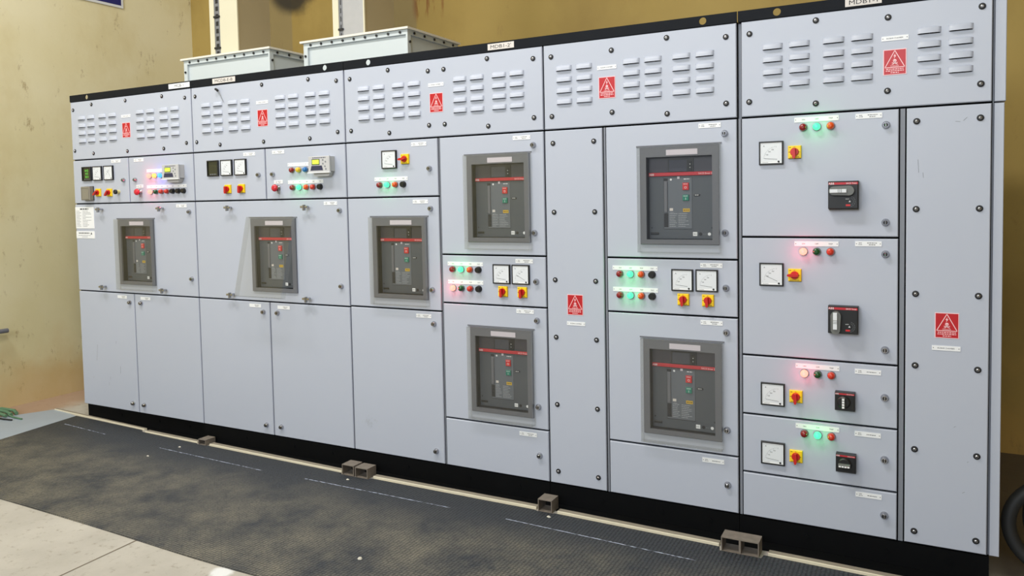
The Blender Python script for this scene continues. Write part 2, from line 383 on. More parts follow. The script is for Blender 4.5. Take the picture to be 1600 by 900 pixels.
def m_knob(ang):
    def f():
        b = MB(); b.lathe(0, 0, [(0.0165, -0.009), (0.0165, -0.016), (0.0150, -0.019)], 'knob_red', 22)
        ca, sa = math.cos(ang), math.sin(ang)
        tmp = [(-0.0062, -0.016), (-0.0045, 0.0155), (0.0045, 0.0155), (0.0062, -0.016), (0.0035, -0.027), (-0.0035, -0.027)]
        b.poly([(x * ca - z * sa, x * sa + z * ca) for x, z in tmp], -0.034, 'knob_red', 0.0155); return b
    return f
def m_switch_plate():
    b = MB(); b.box(-0.0255, 0.0255, -0.010, 0, -0.0255, 0.0255, 'switch_yellow', 0.0025)
    b.box(-0.0235, 0.0235, -0.003, 0.0, -0.0275, -0.0255, 'ink')
    for x, z in ((-0.017, 0.019), (0, 0.020), (0.019, 0.0), (-0.020, 0.0)): b.scribble(x - 0.003, x + 0.003, z, 0.0022, -0.0103, 'ink')
    b.scribble(-0.018, 0.018, -0.0205, 0.002, -0.0103, 'ink'); return b
def m_meter(unit, needle):
    def f():
        b = MB(); b.frame(-0.048, 0.048, -0.048, 0.048, -0.0425, 0.0425, -0.0425, 0.0425, -0.012, 0, 'black_plastic', 0.0015)
        b.rect(-0.0425, 0.0425, -0.0425, 0.0425, -0.0085, 'meter_rim'); b.rect(-0.0385, 0.0385, -0.0345, 0.0385, -0.0090, 'meter_white')
        px, pz, R = 0.024, -0.027, 0.055
        for k in range(13):
            a = PI * (0.52 + 0.44 * k / 12); L = 0.006 if k % 3 == 0 else 0.0035
            b.line(px + R * math.cos(a), pz + R * math.sin(a), px + (R - L) * math.cos(a), pz + (R - L) * math.sin(a), 0.0007, -0.0093, 'ink')
        for k in (1, 2, 3): a = PI * (0.52 + 0.44 * k / 4); b.text(str(100 * (4 - k)), px + (R - 0.011) * math.cos(a), pz + (R - 0.011) * math.sin(a), 0.0046, -0.0093, 'ink')
        b.text(unit, -0.028, 0.029, 0.006, -0.0093, 'ink')
        b.line(px, pz, px - 0.05 * math.cos(needle), pz + 0.05 * math.sin(needle), 0.0011, -0.0098, 'ink')
        b.disc(0.030, -0.0365, 0.0042, -0.0100, 'ink', 12); b.scribble(-0.034, -0.012, -0.0385, 0.0016, -0.0093, 'grey_ink'); return b
    return f

def lab(parent, cx, cz, w=0.095, h=0.020, texts=None, name='name_plate', y=0.0, lines=2, dots=True):
    b = MB(); b.box(cx - w / 2, cx + w / 2, y - 0.0018, y + 0.0004, cz - h / 2, cz + h / 2, 'white_label')
    yy = y - 0.0021
    if dots:
        for sx in (-1, 1): b.disc(cx + sx * (w / 2 - 0.005), cz, 0.0017, yy, 'ink', 8)
    if texts:
        for t, tx, th in texts: b.text(t, tx, cz, th, yy, 'ink')
    else:
        if dots: b.scribble(cx - w / 2 + 0.013, cx - w / 2 + 0.024, cz + 0.003, 0.0020, yy, 'ink'); b.scribble(cx - w / 2 + 0.012, cx - w / 2 + 0.026, cz - 0.003, 0.0020, yy, 'ink')
        b.scribble(cx - 0.004, cx + w * 0.32, cz + (0.003 if lines == 2 else 0), 0.0024, yy, 'ink')
        if lines == 2: b.scribble(cx + 0.002, cx + w * 0.26, cz - 0.004, 0.0024, yy, 'ink')
    return b.build(name, parent)
def strip(parent, cx, cz, w, xs, words):
    return lab(parent, cx, cz, w, 0.020, [(t, x, 0.0055) for t, x in zip(words, xs)], name='legend_strip')
def latch(parent, x, z): return place(cached('latch', m_latch), 'latch', parent, (x, 0, z))
def screw(parent, x, z): return place(cached('screw', m_screw), 'screw', parent, (x, 0, z))
def stud(parent, x, z): return place(cached('clamp_stud', m_stud), 'clamp_stud', parent, (x, 0, z))
def lamp(parent, x, z, lens, label):
    key = 'indicator_lamp_' + lens
    if lens == 'lens_black': o = place(cached('push_button', m_button), 'push_button', parent, (x, 0, z))
    else: o = place(cached(key, m_lamp(lens)), 'indicator_lamp', parent, (x, 0, z))
    o['label'] = label
    if lens in GLOW:
        l = bpy.data.lights.new('lamp_glow', 'POINT'); l.color, l.energy = GLOW[lens]; l.shadow_soft_size = 0.012
        lo = bpy.data.objects.new('lamp_glow', l); C.objects.link(lo); lo.parent = o; lo.location = (0, -0.036, 0)
    return o
GLOW = {'lit_red': ((1.0, 0.03, 0.13), 0.17), 'lit_green': ((0.01, 1.0, 0.14), 0.12), 'lit_yellow': ((1.0, 0.5, 0.05), 0.030), 'lit_blue': ((0.08, 0.10, 1.0), 0.22)}
LNAME = {'lens_red': 'dark red indicator lamp', 'lens_red_bright': 'orange red indicator lamp', 'lens_orange': 'orange indicator lamp', 'lens_green': 'dark green indicator lamp', 'lens_yellow': 'yellow indicator lamp', 'lens_blue': 'blue indicator lamp',
         'lens_black': 'black push button', 'lit_red': 'lit red indicator lamp', 'lit_green': 'lit green indicator lamp', 'lit_yellow': 'lit amber indicator lamp', 'lit_blue': 'lit blue indicator lamp'}
def lamps(parent, xs, z, kinds):
    for x, k in zip(xs, kinds): lamp(parent, x, z, k, LNAME[k])
def switch(root, x, z, ang=0.0):
    o = place(cached('rotary_switch', m_switch_plate), 'rotary_switch', root, (x, 0, z)); o['label'] = 'yellow rotary switch with red knob'
    place(cached('knob_%.2f' % ang, m_knob(ang)), 'knob', o)
def meter(root, x, z, unit='A', needle=0.12):
    return place(cached('meter_%s_%.2f' % (unit, needle), m_meter(unit, needle)), 'panel_meter', root, (x, 0, z))

def danger_sign(parent, cx, cz, y=0.0):
    b = MB(); w, h = 0.040, 0.0485; b.box(cx - w, cx + w, y - 0.0015, y + 0.0004, cz - h, cz + h, 'sign_white'); yy = y - 0.0018
    b.rect(cx - w + 0.0025, cx + w - 0.0025, cz - h + 0.0025, cz + h - 0.0025, yy, 'sign_red'); y2 = yy - 0.0003
    top = (cx, cz + 0.044); bl = (cx - 0.034, cz - 0.020); br = (cx + 0.034, cz - 0.020)
    for p, q in ((top, bl), (bl, br), (br, top)): b.line(*p, *q, 0.0026, y2, 'sign_white')
    b.poly([(cx + 0.002, cz + 0.033), (cx - 0.005, cz + 0.021), (cx - 0.0005, cz + 0.022), (cx - 0.003, cz + 0.012), (cx + 0.005, cz + 0.025), (cx + 0.0005, cz + 0.024)], y2, 'sign_white')
    b.disc(cx, cz + 0.005, 0.0062, y2, 'sign_white', 14); b.rect(cx - 0.0032, cx + 0.0032, cz - 0.004, cz + 0.001, y2, 'sign_white')
    for sx in (-1, 1): b.disc(cx + sx * 0.0026, cz + 0.005, 0.0015, y2 - 0.0003, 'sign_red', 8)
    b.line(cx - 0.010, cz - 0.002, cx + 0.010, cz - 0.009, 0.0022, y2, 'sign_white'); b.line(cx - 0.010, cz - 0.009, cx + 0.010, cz - 0.002, 0.0022, y2, 'sign_white')
    b.text('DANGER', cx, cz - 0.0145, 0.0050, y2, 'sign_white')
    b.scribble(cx - 0.030, cx + 0.030, cz - 0.0265, 0.0030, y2, 'sign_white'); b.scribble(cx - 0.031, cx + 0.031, cz - 0.0330, 0.0030, y2, 'sign_white'); b.scribble(cx - 0.014, cx + 0.014, cz - 0.0400, 0.0030, y2, 'sign_white')
    return b.build('danger_sign', parent)

# ---------------------------------------------------------------- air circuit breaker
def breaker(root, cx, zc, hood=0.0, tint=0):
    """0.35 x 0.43 m flange; fascia sits 30 mm behind the door face"""
    W2, H2 = 0.175, 0.215
    x0, x1, z0, z1 = cx - W2, cx + W2, zc - H2, zc + H2
    ix0, ix1, iz1, iz0 = x0 + 0.029, x1 - 0.029, z1 - 0.044, z0 + 0.022
    w, h = ix1 - ix0, iz1 - iz0; FY = 0.028
    X = lambda f: ix0 + w * f
    Z = lambda f: iz1 - h * f
    body = MB(); body.box(ix0 + 0.002, ix1 - 0.002, FY, 0.30, iz0 + 0.002, iz1 - 0.002, 'breaker_dark')
    body.rect(X(0.235), X(0.67), Z(0.875), Z(0.255), FY - 0.0006, 'breaker_grey')
    for a in (0.235, 0.67): body.rect(X(a) - 0.0006, X(a) + 0.0006, Z(0.875), Z(0.255), FY - 0.001, 'ink')
    body.rect(X(0.235), X(0.67), Z(0.878), Z(0.872), FY - 0.001, 'ink')
    for fx in (0.045, 0.965): body.disc(X(fx), Z(0.862), 0.0035, FY - 0.001, 'ink', 10)
    br = body.build('circuit_breaker', root)
    br['label'] = 'dark grey air circuit breaker behind a window in the door'
    fl = MB(); fl.frame(x0, x1, z0, z1, ix0, ix1, iz0, iz1, -0.010, 0.0, 'bezel_grey', 0.002)
    fl.frame(ix0 - 0.003, ix1 + 0.003, iz0 - 0.003, iz1 + 0.003, ix0, ix1, iz0, iz1, -0.001, FY + 0.004, 'black_plastic')
    fl.build('flange', br)
    lb = MB(); lb.box(cx - 0.054, cx + 0.084, -0.0116, -0.010, z1 - 0.038, z1 - 0.014, 'pink_label'); lb.build('paper_label', br)
    tp = MB(); tp.box(X(0.0) + 0.003, X(1.0) - 0.003, FY - 0.004, FY, Z(0.185), Z(0.01), 'display_dark')
    tp.box(X(0.32), X(0.60), FY - 0.0065, FY - 0.004, Z(0.180), Z(0.035), 'screen_dark', 0.001)
    tp.frame(X(0.31), X(0.70), Z(0.183), Z(0.025), X(0.325), X(0.60), Z(0.178), Z(0.04), FY - 0.0075, FY - 0.004, 'black_plastic')
    for f in (0.075, 0.115, 0.155): tp.box(X(0.625), X(0.675), FY - 0.010, FY - 0.0075, Z(f + 0.012), Z(f - 0.012), 'black_plastic', 0.001)
    tp.disc(X(0.65), Z(0.095), 0.0022, FY - 0.0104, 'white_label', 8); tp.disc(X(0.65), Z(0.135), 0.0018, FY - 0.0104, 'white_label', 8)
    tp.build('trip_unit', br)
    st = MB(); st.box(X(0.0) + 0.002, X(1.0) - 0.002, FY - 0.008, FY, Z(0.232), Z(0.188), 'stripe_red', 0.002)
    st.text('ABB', X(0.055), Z(0.210), 0.0085, FY - 0.0084, 'white_label'); st.text('SACE Emax 2', X(0.875), Z(0.210), 0.0075, FY - 0.0084, 'sign_white')
    st.build('brand_stripe', br)
    hd = MB(); hd.rect(X(0.237), X(0.302), Z(0.290), Z(0.258), FY - 0.0012, 'ink'); hd.box(X(0.243), X(0.296), FY - 0.006, FY, Z(0.675), Z(0.295), 'bezel_grey', 0.0015)
    hd.rect(X(0.240), X(0.305), Z(0.855), Z(0.685), FY - 0.0012, 'ink'); hd.build('charging_handle', br)
    for nm, f0, f1, mt, ch in (('off_button', 0.318, 0.405, 'button_red', 'O'), ('on_button', 0.462, 0.533, 'button_green', 'I')):
        q = MB(); q.box(X(0.53), X(0.625), FY - 0.007, FY - 0.0006, Z(f1), Z(f0), mt, 0.0015)
        q.text(ch, X(0.578), Z((f0 + f1) / 2 + 0.012), 0.010, FY - 0.0074, 'white_label'); q.scribble(X(0.545), X(0.61), Z(f0 + 0.015), 0.0022, FY - 0.0074, 'white_label')
        q.build(nm, br)['label'] = ('red' if ch == 'O' else 'green') + ' push button'
    mk = MB(); yy = FY - 0.0012
    mk.disc(X(0.348), Z(0.275), 0.0048, yy, 'white_label', 12); mk.rect(X(0.445), X(0.482), Z(0.268), Z(0.240), yy, 'pink_label'); mk.scribble(X(0.545), X(0.63), Z(0.272), 0.0035, yy, 'white_label')
    mk.rect(X(0.325), X(0.378), Z(0.655), Z(0.622), yy, 'cream_label')
    mk.rect(X(0.53), X(0.635), Z(0.668), Z(0.628), yy, 'label_yellow'); mk.scribble(X(0.54), X(0.625), Z(0.648), 0.0030, yy - 0.0003, 'ink')
    for k in range(8):
        f = 0.690 + 0.022 * k
        mk.scribble(X(0.325), X(0.325 + random.uniform(0.06, 0.12)), Z(f), 0.0026, yy, 'pale_ink'); mk.scribble(X(0.46), X(random.uniform(0.56, 0.63)), Z(f), 0.0026, yy, 'pale_ink')
    mk.text('EMAX', X(0.365), Z(0.676), 0.0045, yy, 'pale_ink')
    mk.build('rating_plate', br)
    dt = MB(); dt.box(X(0.70), X(0.79), FY - 0.003, FY, Z(0.480), Z(0.458), 'ink', 0.001); dt.scribble(X(0.715), X(0.775), Z(0.468), 0.0024, FY - 0.0034, 'white_label')
    dt.box(X(0.025), X(0.155), FY - 0.003, FY, Z(0.948), Z(0.920), 'black_plastic', 0.002)
    dt.rect(X(0.680), X(0.745), Z(0.960), Z(0.912), FY - 0.001, 'white_label'); dt.disc(X(0.795), Z(0.937), 0.0075, FY - 0.001, 'ink', 14); dt.disc(X(0.925), Z(0.937), 0.0070, FY - 0.001, 'white_label', 14)
    dt.scribble(X(0.83), X(0.885), Z(0.937), 0.002, FY - 0.001, 'grey_ink'); dt.scribble(X(0.690), X(0.735), Z(0.937), 0.003, FY - 0.0013, 'grey_ink')
    dt.build('key_lock', br)
    # clear hood hinged along its top edge
    hw, hh, hd_ = 0.181, 0.468, 0.036; b = MB(); T = 0.0022
    zt = 0.0; b.box(-hw, hw, -hd_, -hd_ + T, -hh, zt, 'clear_plastic')
    b.box(-hw, hw, -hd_ + T, -0.0005, -T, zt, 'clear_plastic'); b.box(-hw, hw, -hd_ + T, -0.0005, -hh, -hh + T, 'clear_plastic')
    b.box(-hw, -hw + T, -hd_ + T, -0.0005, -hh + T, -T, 'clear_plastic'); b.box(hw - T, hw, -hd_ + T, -0.0005, -hh + T, -T, 'clear_plastic')
    b.box(-hw - 0.012, hw + 0.004, -0.003, -0.0008, 0.0, 0.006, 'bezel_grey')
    o = b.build('hood', br, (cx, 0, z1 + 0.003)); o.rotation_euler = (-hood, 0, 0); o['label'] = 'clear plastic hood over the breaker window'
    return br

# ---------------------------------------------------------------- cubicle builder
def cubicle(label, x0, x1, panels, louvres, top_screws, sign_x, PY=0.0, mull=(), depth=1.0):
    root = thing('switchgear_cabinet', label, 'electrical cabinet', (x0, 0, 0)); w = x1 - x0
    cb = MB(); y0 = 0.020
    cb.box(0.001, 0.022, y0, depth, 0.10, 2.195, 'carcass_paint'); cb.box(w - 0.022, w - 0.001, y0, depth, 0.10, 2.195, 'carcass_paint')
    cb.box(0.022, w - 0.022, y0, depth, 0.100, 0.104, 'carcass_paint'); cb.box(0.022, w - 0.022, y0, depth, 2.190, 2.195, 'carcass_paint'); cb.box(0.022, w - 0.022, depth - 0.01, depth, 0.104, 2.190, 'carcass_paint')
    cb.box(0.022, w - 0.022, 0.45, 0.46, 0.104, 2.190, 'carcass_paint')
    for a, b_ in mull: cb.box(a, b_, 0.007, y0, 0.102, 1.797, 'carcass_paint')
    cb.build('carcass', root)
    # every door and cover; g gives the mullion and the black rubber seal behind its edges
    gk = MB(); doors = []
    for p in panels:
        kind, a0, a1, b0, b1 = p[:5]; g = 0.0042
        gk.frame(a0 + 0.0006, a1 - 0.0006, b0, b1, a0 + 0.02, a1 - 0.02, b0 + 0.02, b1 - 0.02, 0.0155, 0.0198, 'gasket')
        d = MB(); X0, X1, Z0, Z1 = a0 + g, a1 - g, b0 + g, b1 - g
        if kind == 'breaker_door':
            bx, bz = p[5]; d.frame(X0, X1, Z0, Z1, bx - 0.148, bx + 0.148, bz - 0.195, bz + 0.173, 0.0, 0.015, 'panel_paint', 0.003)
            o = d.build('breaker_door', root)
        else:
            d.box(X0, X1, 0.0, 0.015, Z0, Z1, 'panel_paint', 0.003); o = d.build(kind, root)
        doors.append(o)
    gk.build('gasket', root)
    lp = doors[0]
    for cx in louvres:
        for k in range(4): place(cached('louvre', m_louvre), 'louvre', lp, (cx - x0, 0, 2.075 - 0.0515 * k - 0.003))
    for sx, sz in top_screws: screw(lp, sx - x0, sz)
    danger_sign(lp, sign_x - x0, 1.976); lab(lp, sign_x - x0, 2.067, 0.093, 0.018, [('BUSBAR CHAMBER', sign_x - x0, 0.0048)])
    pl = MB(); pl.box(0.001, w - 0.001, PY, PY + 0.045, 0.0008, 0.0985, 'black_paint'); pl.box(0.001, 0.05, PY + 0.045, depth, 0.0008, 0.0995, 'black_paint'); pl.box(w - 0.05, w - 0.001, PY + 0.045, depth, 0.0008, 0.0995, 'black_paint')
    for hx in (0.3, 0.62, 0.86): pl.lathe(w * hx, 0.055, [(0.009, PY), (0.009, PY - 0.003)], 'black_paint', 10)
    pl.build('plinth', root)
    return root, doors

def rail(root, w0, w1, holes, labels):
    """black angle rail along the top with round lifting holes"""
    b = MB(); z0, z1 = 2.199, 2.243; y0, y1 = -0.001, 0.004; hs = sorted(holes); x = w0; R = 0.0155; c = (z0 + z1) / 2
    for hx in hs:
        a = 0.022; b.box(x, hx - a, y0, y1, z0, z1, 'rail_paint'); n = 24; vs = []; fs = []
        for i in range(n):
            t = 2 * PI * i / n; u, v = math.cos(t), math.sin(t); k = a / max(abs(u), abs(v)); 
            vs += [(hx + R * u, y0, c + R * v), (hx + k * u, y0, c + k * v), (hx + R * u, y1, c + R * v), (hx + k * u, y1, c + k * v)]
        for i in range(n):
            p, q = 4 * i, 4 * ((i + 1) % n); fs += [(p, p + 1, q + 1, q), (p, q, q + 2, p + 2), (p + 2, q + 2, q + 3, p + 3), (p + 1, p + 3, q + 3, q + 1)]
        b.add(vs, fs, 'rail_paint'); x = hx + a
    b.box(x, w1, y0, y1, z0, z1, 'rail_paint'); b.box(w0, w1, y1, 0.045, z0 - 0.002, z0 + 0.002, 'rail_paint')
    o = b.build('top_rail', root)
    for cx, w, t, mt in labels:
        l = MB(); l.box(cx - w / 2, cx + w / 2, -0.0030, -0.001, 2.206, 2.236, mt); l.text(t, cx, 2.221, 0.017, -0.0033, 'ink', w=w * (0.42 if len(t) < 6 else 0.78)); l.build('circuit_label', o)
    return o

def pairs(a, b, zt=2.143, zb=1.864): return [(a, zt), (a, zb), (b, zt), (b, zb)]
def mids(*xs): return [(x, z) for x in xs for z in (2.168, 1.839)]

# ---- cabinet 1: far left, incomer with meters
r1, d1 = cubicle('leftmost light grey switchgear cabinet with white data plates and a lit blue lamp', 0.0, 1.2,
    [('louvre_panel', 0, 1.2, 1.8, 2.2), ('instrument_door', 0, 0.585, 1.5, 1.8), ('instrument_door', 0.585, 1.2, 1.5, 1.8), ('breaker_door', 0, 1.2, 0.9, 1.5, (0.636, 1.176)),
     ('cable_door', 0, 0.585, 0.1, 0.9), ('cable_door', 0.585, 1.2, 0.1, 0.9)],
    [0.120, 0.218, 0.339, 0.443, 0.720, 0.820, 0.946, 1.048], pairs(0.032, 1.145) + mids(0.232, 0.582, 0.935), 0.581, 0.028)
p = d1[1]; lab(p, 0.461, 1.778); latch(p, 0.534, 1.650)
dm = MB(); dm.frame(-0.048, 0.048, -0.048, 0.048, -0.041, 0.041, -0.041, 0.041, -0.012, 0, 'black_plastic', 0.0015); dm.rect(-0.041, 0.041, -0.041, 0.041, -0.006, 'olive_screen')
for k, t in enumerate(('8.42', '415', '50.0')): dm.text(t, 0.0, 0.022 - 0.021 * k, 0.015, -0.0065, 'led_green')
dm.scribble(-0.032, 0.032, -0.037, 0.003, -0.0065, 'grey_ink'); o = dm.build('digital_meter', r1, (0.156, 0, 1.703)); o['label'] = 'black digital meter with green figures'
meter(r1, 0.269, 1.703, 'A', 0.12); meter(r1, 0.386, 1.703, 'V', 0.95)
gb = MB(); gb.box(-0.046, 0.046, -0.034, 0, -0.046, 0.046, 'beige_box', 0.004); gb.box(-0.048, 0.048, -0.006, 0, -0.048, 0.048, 'black_plastic', 0.002); gb.frame(-0.040, 0.040, -0.040, 0.040, -0.036, 0.036, -0.036, 0.036, -0.036, -0.034, 'beige_box')
gb.build('relay_cover', r1, (0.170, 0, 1.570))['label'] = 'square beige cover box'
switch(r1, 0.269, 1.574, -0.9); switch(r1, 0.386, 1.572, -0.7)
kb = MB(); kb.lathe(0, 0, [(0.013, 0), (0.013, -0.022)], 'amber_plastic', 18); kb.lathe(0, 0, [(0.0155, -0.022), (0.0155, -0.032), (0.012, -0.034)], 'black_plastic', 18); kb.build('key_knob', r1, (0.478, 0, 1.574))
p = d1[2]; lab(p, 0.689, 1.776); latch(p, 0.651, 1.649)
strip(p, 0.838, 1.703, 0.150, (0.798, 0.847, 0.900), ('R', 'Y', 'B')); lamps(r1, (0.795, 0.847, 0.900), 1.670, ('lit_red', 'lit_yellow', 'lit_blue'))
lab(p, 0.690, 1.606, 0.068); 
strip(p, 0.945, 1.600, 0.372, (0.800, 0.852, 0.903, 0.955, 1.006, 1.057, 1.106), ('ON', 'OFF', 'TRIP', 'TRIP', 'TEST', 'ON', 'OFF'))
lamps(r1, (0.800, 0.852, 0.903, 0.955, 1.006, 1.057, 1.106), 1.568, ('lit_red', 'lens_green', 'lens_red_bright', 'lens_red_bright', 'lens_black', 'lens_black', 'lens_black'))
o = place(cached('emergency_stop', m_estop), 'emergency_stop', r1, (0.694, 0, 1.569)); o['label'] = 'red mushroom push button'
def m_relay():
    b = MB(); b.box(-0.070, 0.070, -0.042, 0, -0.042, 0.040, 'relay_grey', 0.004)
    b.box(-0.076, 0.076, -0.050, -0.042, -0.046, 0.042, 'relay_grey', 0.002); yy = -0.0505
    b.rect(-0.050, 0.006, -0.006, 0.026, yy, 'ink'); b.rect(-0.046, 0.002, -0.001, 0.022, yy - 0.0005, 'lcd_green')
    b.poly([(-0.060, -0.036), (0.030, -0.036), (0.022, -0.010), (-0.052, -0.010)], yy - 0.0006, 'relay_navy'); b.scribble(-0.045, 0.05, 0.033, 0.004, yy, 'relay_navy')
    for x, z in ((0.030, 0.02), (0.030, 0.0), (0.048, 0.01), (0.044, -0.015), (0.05, -0.03)): b.disc(x, z, 0.005, yy - 0.0004, 'grey_ink', 10)
    b.box(-0.079, 0.079, -0.056, -0.044, -0.050, -0.046, 'meter_rim'); b.poly([(-0.060, -0.044), (0.062, -0.044), (0.050, -0.068), (-0.048, -0.068)], -0.030, 'relay_grey', 0.030); return b
o = place(cached('protection_relay', m_relay), 'protection_relay', r1, (1.045, 0, 1.690)); o['label'] = 'grey protection relay with a yellow green display'
p = d1[3]; lab(p, 1.076, 1.474); latch(p, 1.147, 1.436); latch(p, 1.147, 1.015)
for x, z in ((0.300, 1.461), (0.905, 1.461), (0.300, 0.938), (0.902, 0.938)): stud(p, x, z)
breaker(r1, 0.636, 1.176)
for nm, z0, z1 in (('data_plate', 1.330, 1.478), ('maker_plate', 1.262, 1.312)):
    b = MB(); b.box(0.006, 0.206, -0.0025, 0, z0, z1, 'white_label', 0.001); yy = -0.0028
    if nm == 'data_plate':
        b.scribble(0.060, 0.150, z1 - 0.014, 0.008, yy, 'ink')
        for k in range(11): b.scribble(0.018, 0.018 + random.uniform(0.03, 0.055), z1 - 0.028 - 0.0105 * k, 0.003, yy, 'grey_ink'); b.scribble(0.085, 0.085 + random.uniform(0.03, 0.10), z1 - 0.028 - 0.0105 * k, 0.003, yy, 'grey_ink')
    else:
        b.scribble(0.035, 0.150, z1 - 0.013, 0.007, yy, 'ink'); b.poly([(0.163, z1 - 0.022), (0.180, z1 - 0.022), (0.172, z1 - 0.006)], yy, 'ink'); b.scribble(0.030, 0.165, z1 - 0.029, 0.003, yy, 'grey_ink'); b.scribble(0.070, 0.130, z1 - 0.039, 0.003, yy, 'grey_ink')
    b.build(nm, p)
lab(d1[4], 0.464, 0.873, dots=False); latch(d1[4], 0.541, 0.839); latch(d1[4], 0.531, 0.160)
lab(d1[5], 0.697, 0.872, dots=False); latch(d1[5], 0.653, 0.839); latch(d1[5], 0.643, 0.160)
sc = MB()
for x, z0, z1, dx in ((0.165, 0.42, 0.53, 0.012), (0.410, 0.35, 0.40, 0.004), (0.375, 0.55, 0.57, 0.006), (0.300, 0.30, 0.32, 0.004), (0.120, 0.295, 0.305, 0.006), (0.285, 0.26, 0.28, 0.003)): sc.line(x, z0, x + dx, z1, 0.0016, -0.0004, 'grey_ink')
sc.build('scratch_marks', d1[4])['kind'] = 'stuff'
rail(r1, 0.0, 1.199, [0.183], [(1.200 - 0.10, 0.19, 'MCB-1', 'white_label')])

# ---- cabinet 2
r2, d2 = cubicle('light grey switchgear cabinet, second from left, its clear breaker hood swung loose', 1.2, 2.4,
    [('louvre_panel', 0, 1.2, 1.8, 2.2), ('instrument_door', 0, 0.600, 1.5, 1.8), ('instrument_door', 0.600, 1.2, 1.5, 1.8), ('breaker_door', 0, 1.2, 0.9, 1.5, (0.648, 1.176)),
     ('cable_door', 0, 0.597, 0.1, 0.9), ('cable_door', 0.597, 1.2, 0.1, 0.9)],
    [1.327, 1.429, 1.554, 1.656, 1.933, 2.032, 2.159, 2.260], pairs(1.237, 2.349) + [(1.438, 1.839)] + mids(1.795, 2.148), 1.794, 0.004)
p = d2[1]; lab(p, 0.476, 1.772); latch(p, 0.547, 1.647)
dm = MB(); dm.frame(-0.048, 0.048, -0.048, 0.048, -0.041, 0.041, -0.041, 0.041, -0.012, 0, 'black_plastic', 0.0015); dm.rect(-0.041, 0.041, -0.041, 0.041, -0.006, 'olive_screen'); dm.scribble(-0.028, 0.028, -0.036, 0.005, -0.0065, 'grey_ink')
for k in range(3): dm.scribble(-0.034, 0.034, 0.026 - 0.022 * k, 0.0016, -0.0065, 'ink')
dm.build('digital_meter', r2, (0.174, 0, 1.698))['label'] = 'black digital meter, screen off'
meter(r2, 0.289, 1.698, 'A', 0.12); meter(r2, 0.405, 1.698, 'V', 0.12)
switch(r2, 0.294, 1.570, 0.0); switch(r2, 0.408, 1.571, 0.0)
p = d2[2]; lab(p, 0.706, 1.774); latch(p, 0.660, 1.647)
strip(p, 0.856, 1.697, 0.160, (0.814, 0.863, 0.913), ('R', 'Y', 'B')); lamps(r2, (0.812, 0.862, 0.913), 1.666, ('lens_red', 'lens_yellow', 'lens_blue'))
lab(p, 0.700, 1.602, 0.067); strip(p, 0.905, 1.598, 0.262, (0.813, 0.863, 0.915, 0.964, 1.014), ('ON', 'OFF', 'TRIP', 'TRIP', 'TEST'))
lamps(r2, (0.813, 0.863, 0.915, 0.964, 1.014), 1.567, ('lens_red', 'lit_green', 'lens_orange', 'lens_red_bright', 'lens_black'))
o = place(cached('emergency_stop', m_estop), 'emergency_stop', r2, (0.696, 0, 1.567)); o['label'] = 'red mushroom push button'
o = place(cached('protection_relay', m_relay), 'protection_relay', r2, (1.050, 0, 1.692)); o['label'] = 'grey protection relay with a yellow green display'
p = d2[3]; lab(p, 1.082, 1.474); latch(p, 1.147, 1.433); latch(p, 1.143, 1.012)
for x, z in ((0.312, 1.459), (0.918, 1.456), (0.308, 0.935), (0.910, 0.935)): stud(p, x, z)
breaker(r2, 0.648, 1.176, hood=0.24)
lab(d2[4], 0.481, 0.873, dots=False); latch(d2[4], 0.547, 0.838); latch(d2[4], 0.541, 0.160)
lab(d2[5], 0.707, 0.872, dots=False); latch(d2[5], 0.659, 0.838); latch(d2[5], 0.659, 0.162)
lw = MB(); lw.tube([(0.232, -0.001, 2.166), (0.236, -0.018, 2.170), (0.246, -0.024, 2.168), (0.250, -0.012, 2.158)], 0.007, 'washer_black'); lw.tube([(0.250, -0.012, 2.158), (0.262, -0.008, 2.135), (0.285, -0.006, 2.09)], 0.0012, 'grey_ink', 5); lw.build('loose_wire', d2[0])
rail(r2, 0.001, 1.199, [1.069], [(0.290, 0.19, 'MCDB-E-B', 'cream_label')])

# ---- cabinet 3
r3, d3 = cubicle('light grey switchgear cabinet, third from left, with three circuit breakers', 2.4, 3.6,
    [('louvre_panel', 0, 1.2, 1.8, 2.2), ('instrument_door', 0, 0.600, 1.5, 1.8), ('breaker_door', 0, 0.600, 0.905, 1.5, (0.347, 1.177)), ('cable_door', 0, 0.600, 0.1, 0.905),
     ('breaker_door', 0.606, 1.2, 1.201, 1.8, (0.947, 1.482)), ('instrument_door', 0.606, 1.2, 0.952, 1.201), ('breaker_door', 0.606, 1.2, 0.353, 0.952, (0.947, 0.623)), ('cable_door', 0.606, 1.2, 0.1, 0.353)],
    [2.533, 2.634, 2.760, 2.861, 3.137, 3.237, 3.361, 3.459], pairs(2.443, 3.549) + mids(2.698, 3.298) + pairs(2.950, 3.045, 2.140), 2.997, 0.0, [(0.601, 0.605)])
p = d3[1]; meter(r3, 0.295, 1.699, 'A', 0.12); switch(r3, 0.396, 1.698, PI * 0.5 * 3 + 0.1); lab(p, 0.483, 1.772); latch(p, 0.546, 1.643)
strip(p, 0.300, 1.597, 0.216, (0.229, 0.278, 0.330, 0.381), ('ON', 'OFF', 'TRIP', 'TEST')); lamps(r3, (0.229, 0.278, 0.330, 0.381), 1.566, ('lens_red', 'lit_green', 'lens_orange', 'lens_black'))
p = d3[2]; lab(p, 0.484, 1.474); latch(p, 0.547, 1.437); latch(p, 0.547, 1.015); breaker(r3, 0.347, 1.177)
p = d3[3]; lab(p, 0.487, 0.876); latch(p, 0.550, 0.838); latch(p, 0.546, 0.166)
p = d3[4]; lab(p, 1.080, 1.773); latch(p, 1.142, 1.734); latch(p, 1.142, 1.313); breaker(r3, 0.947, 1.482)
p = d3[5]; lab(p, 1.082, 1.176); latch(p, 1.146, 1.078)
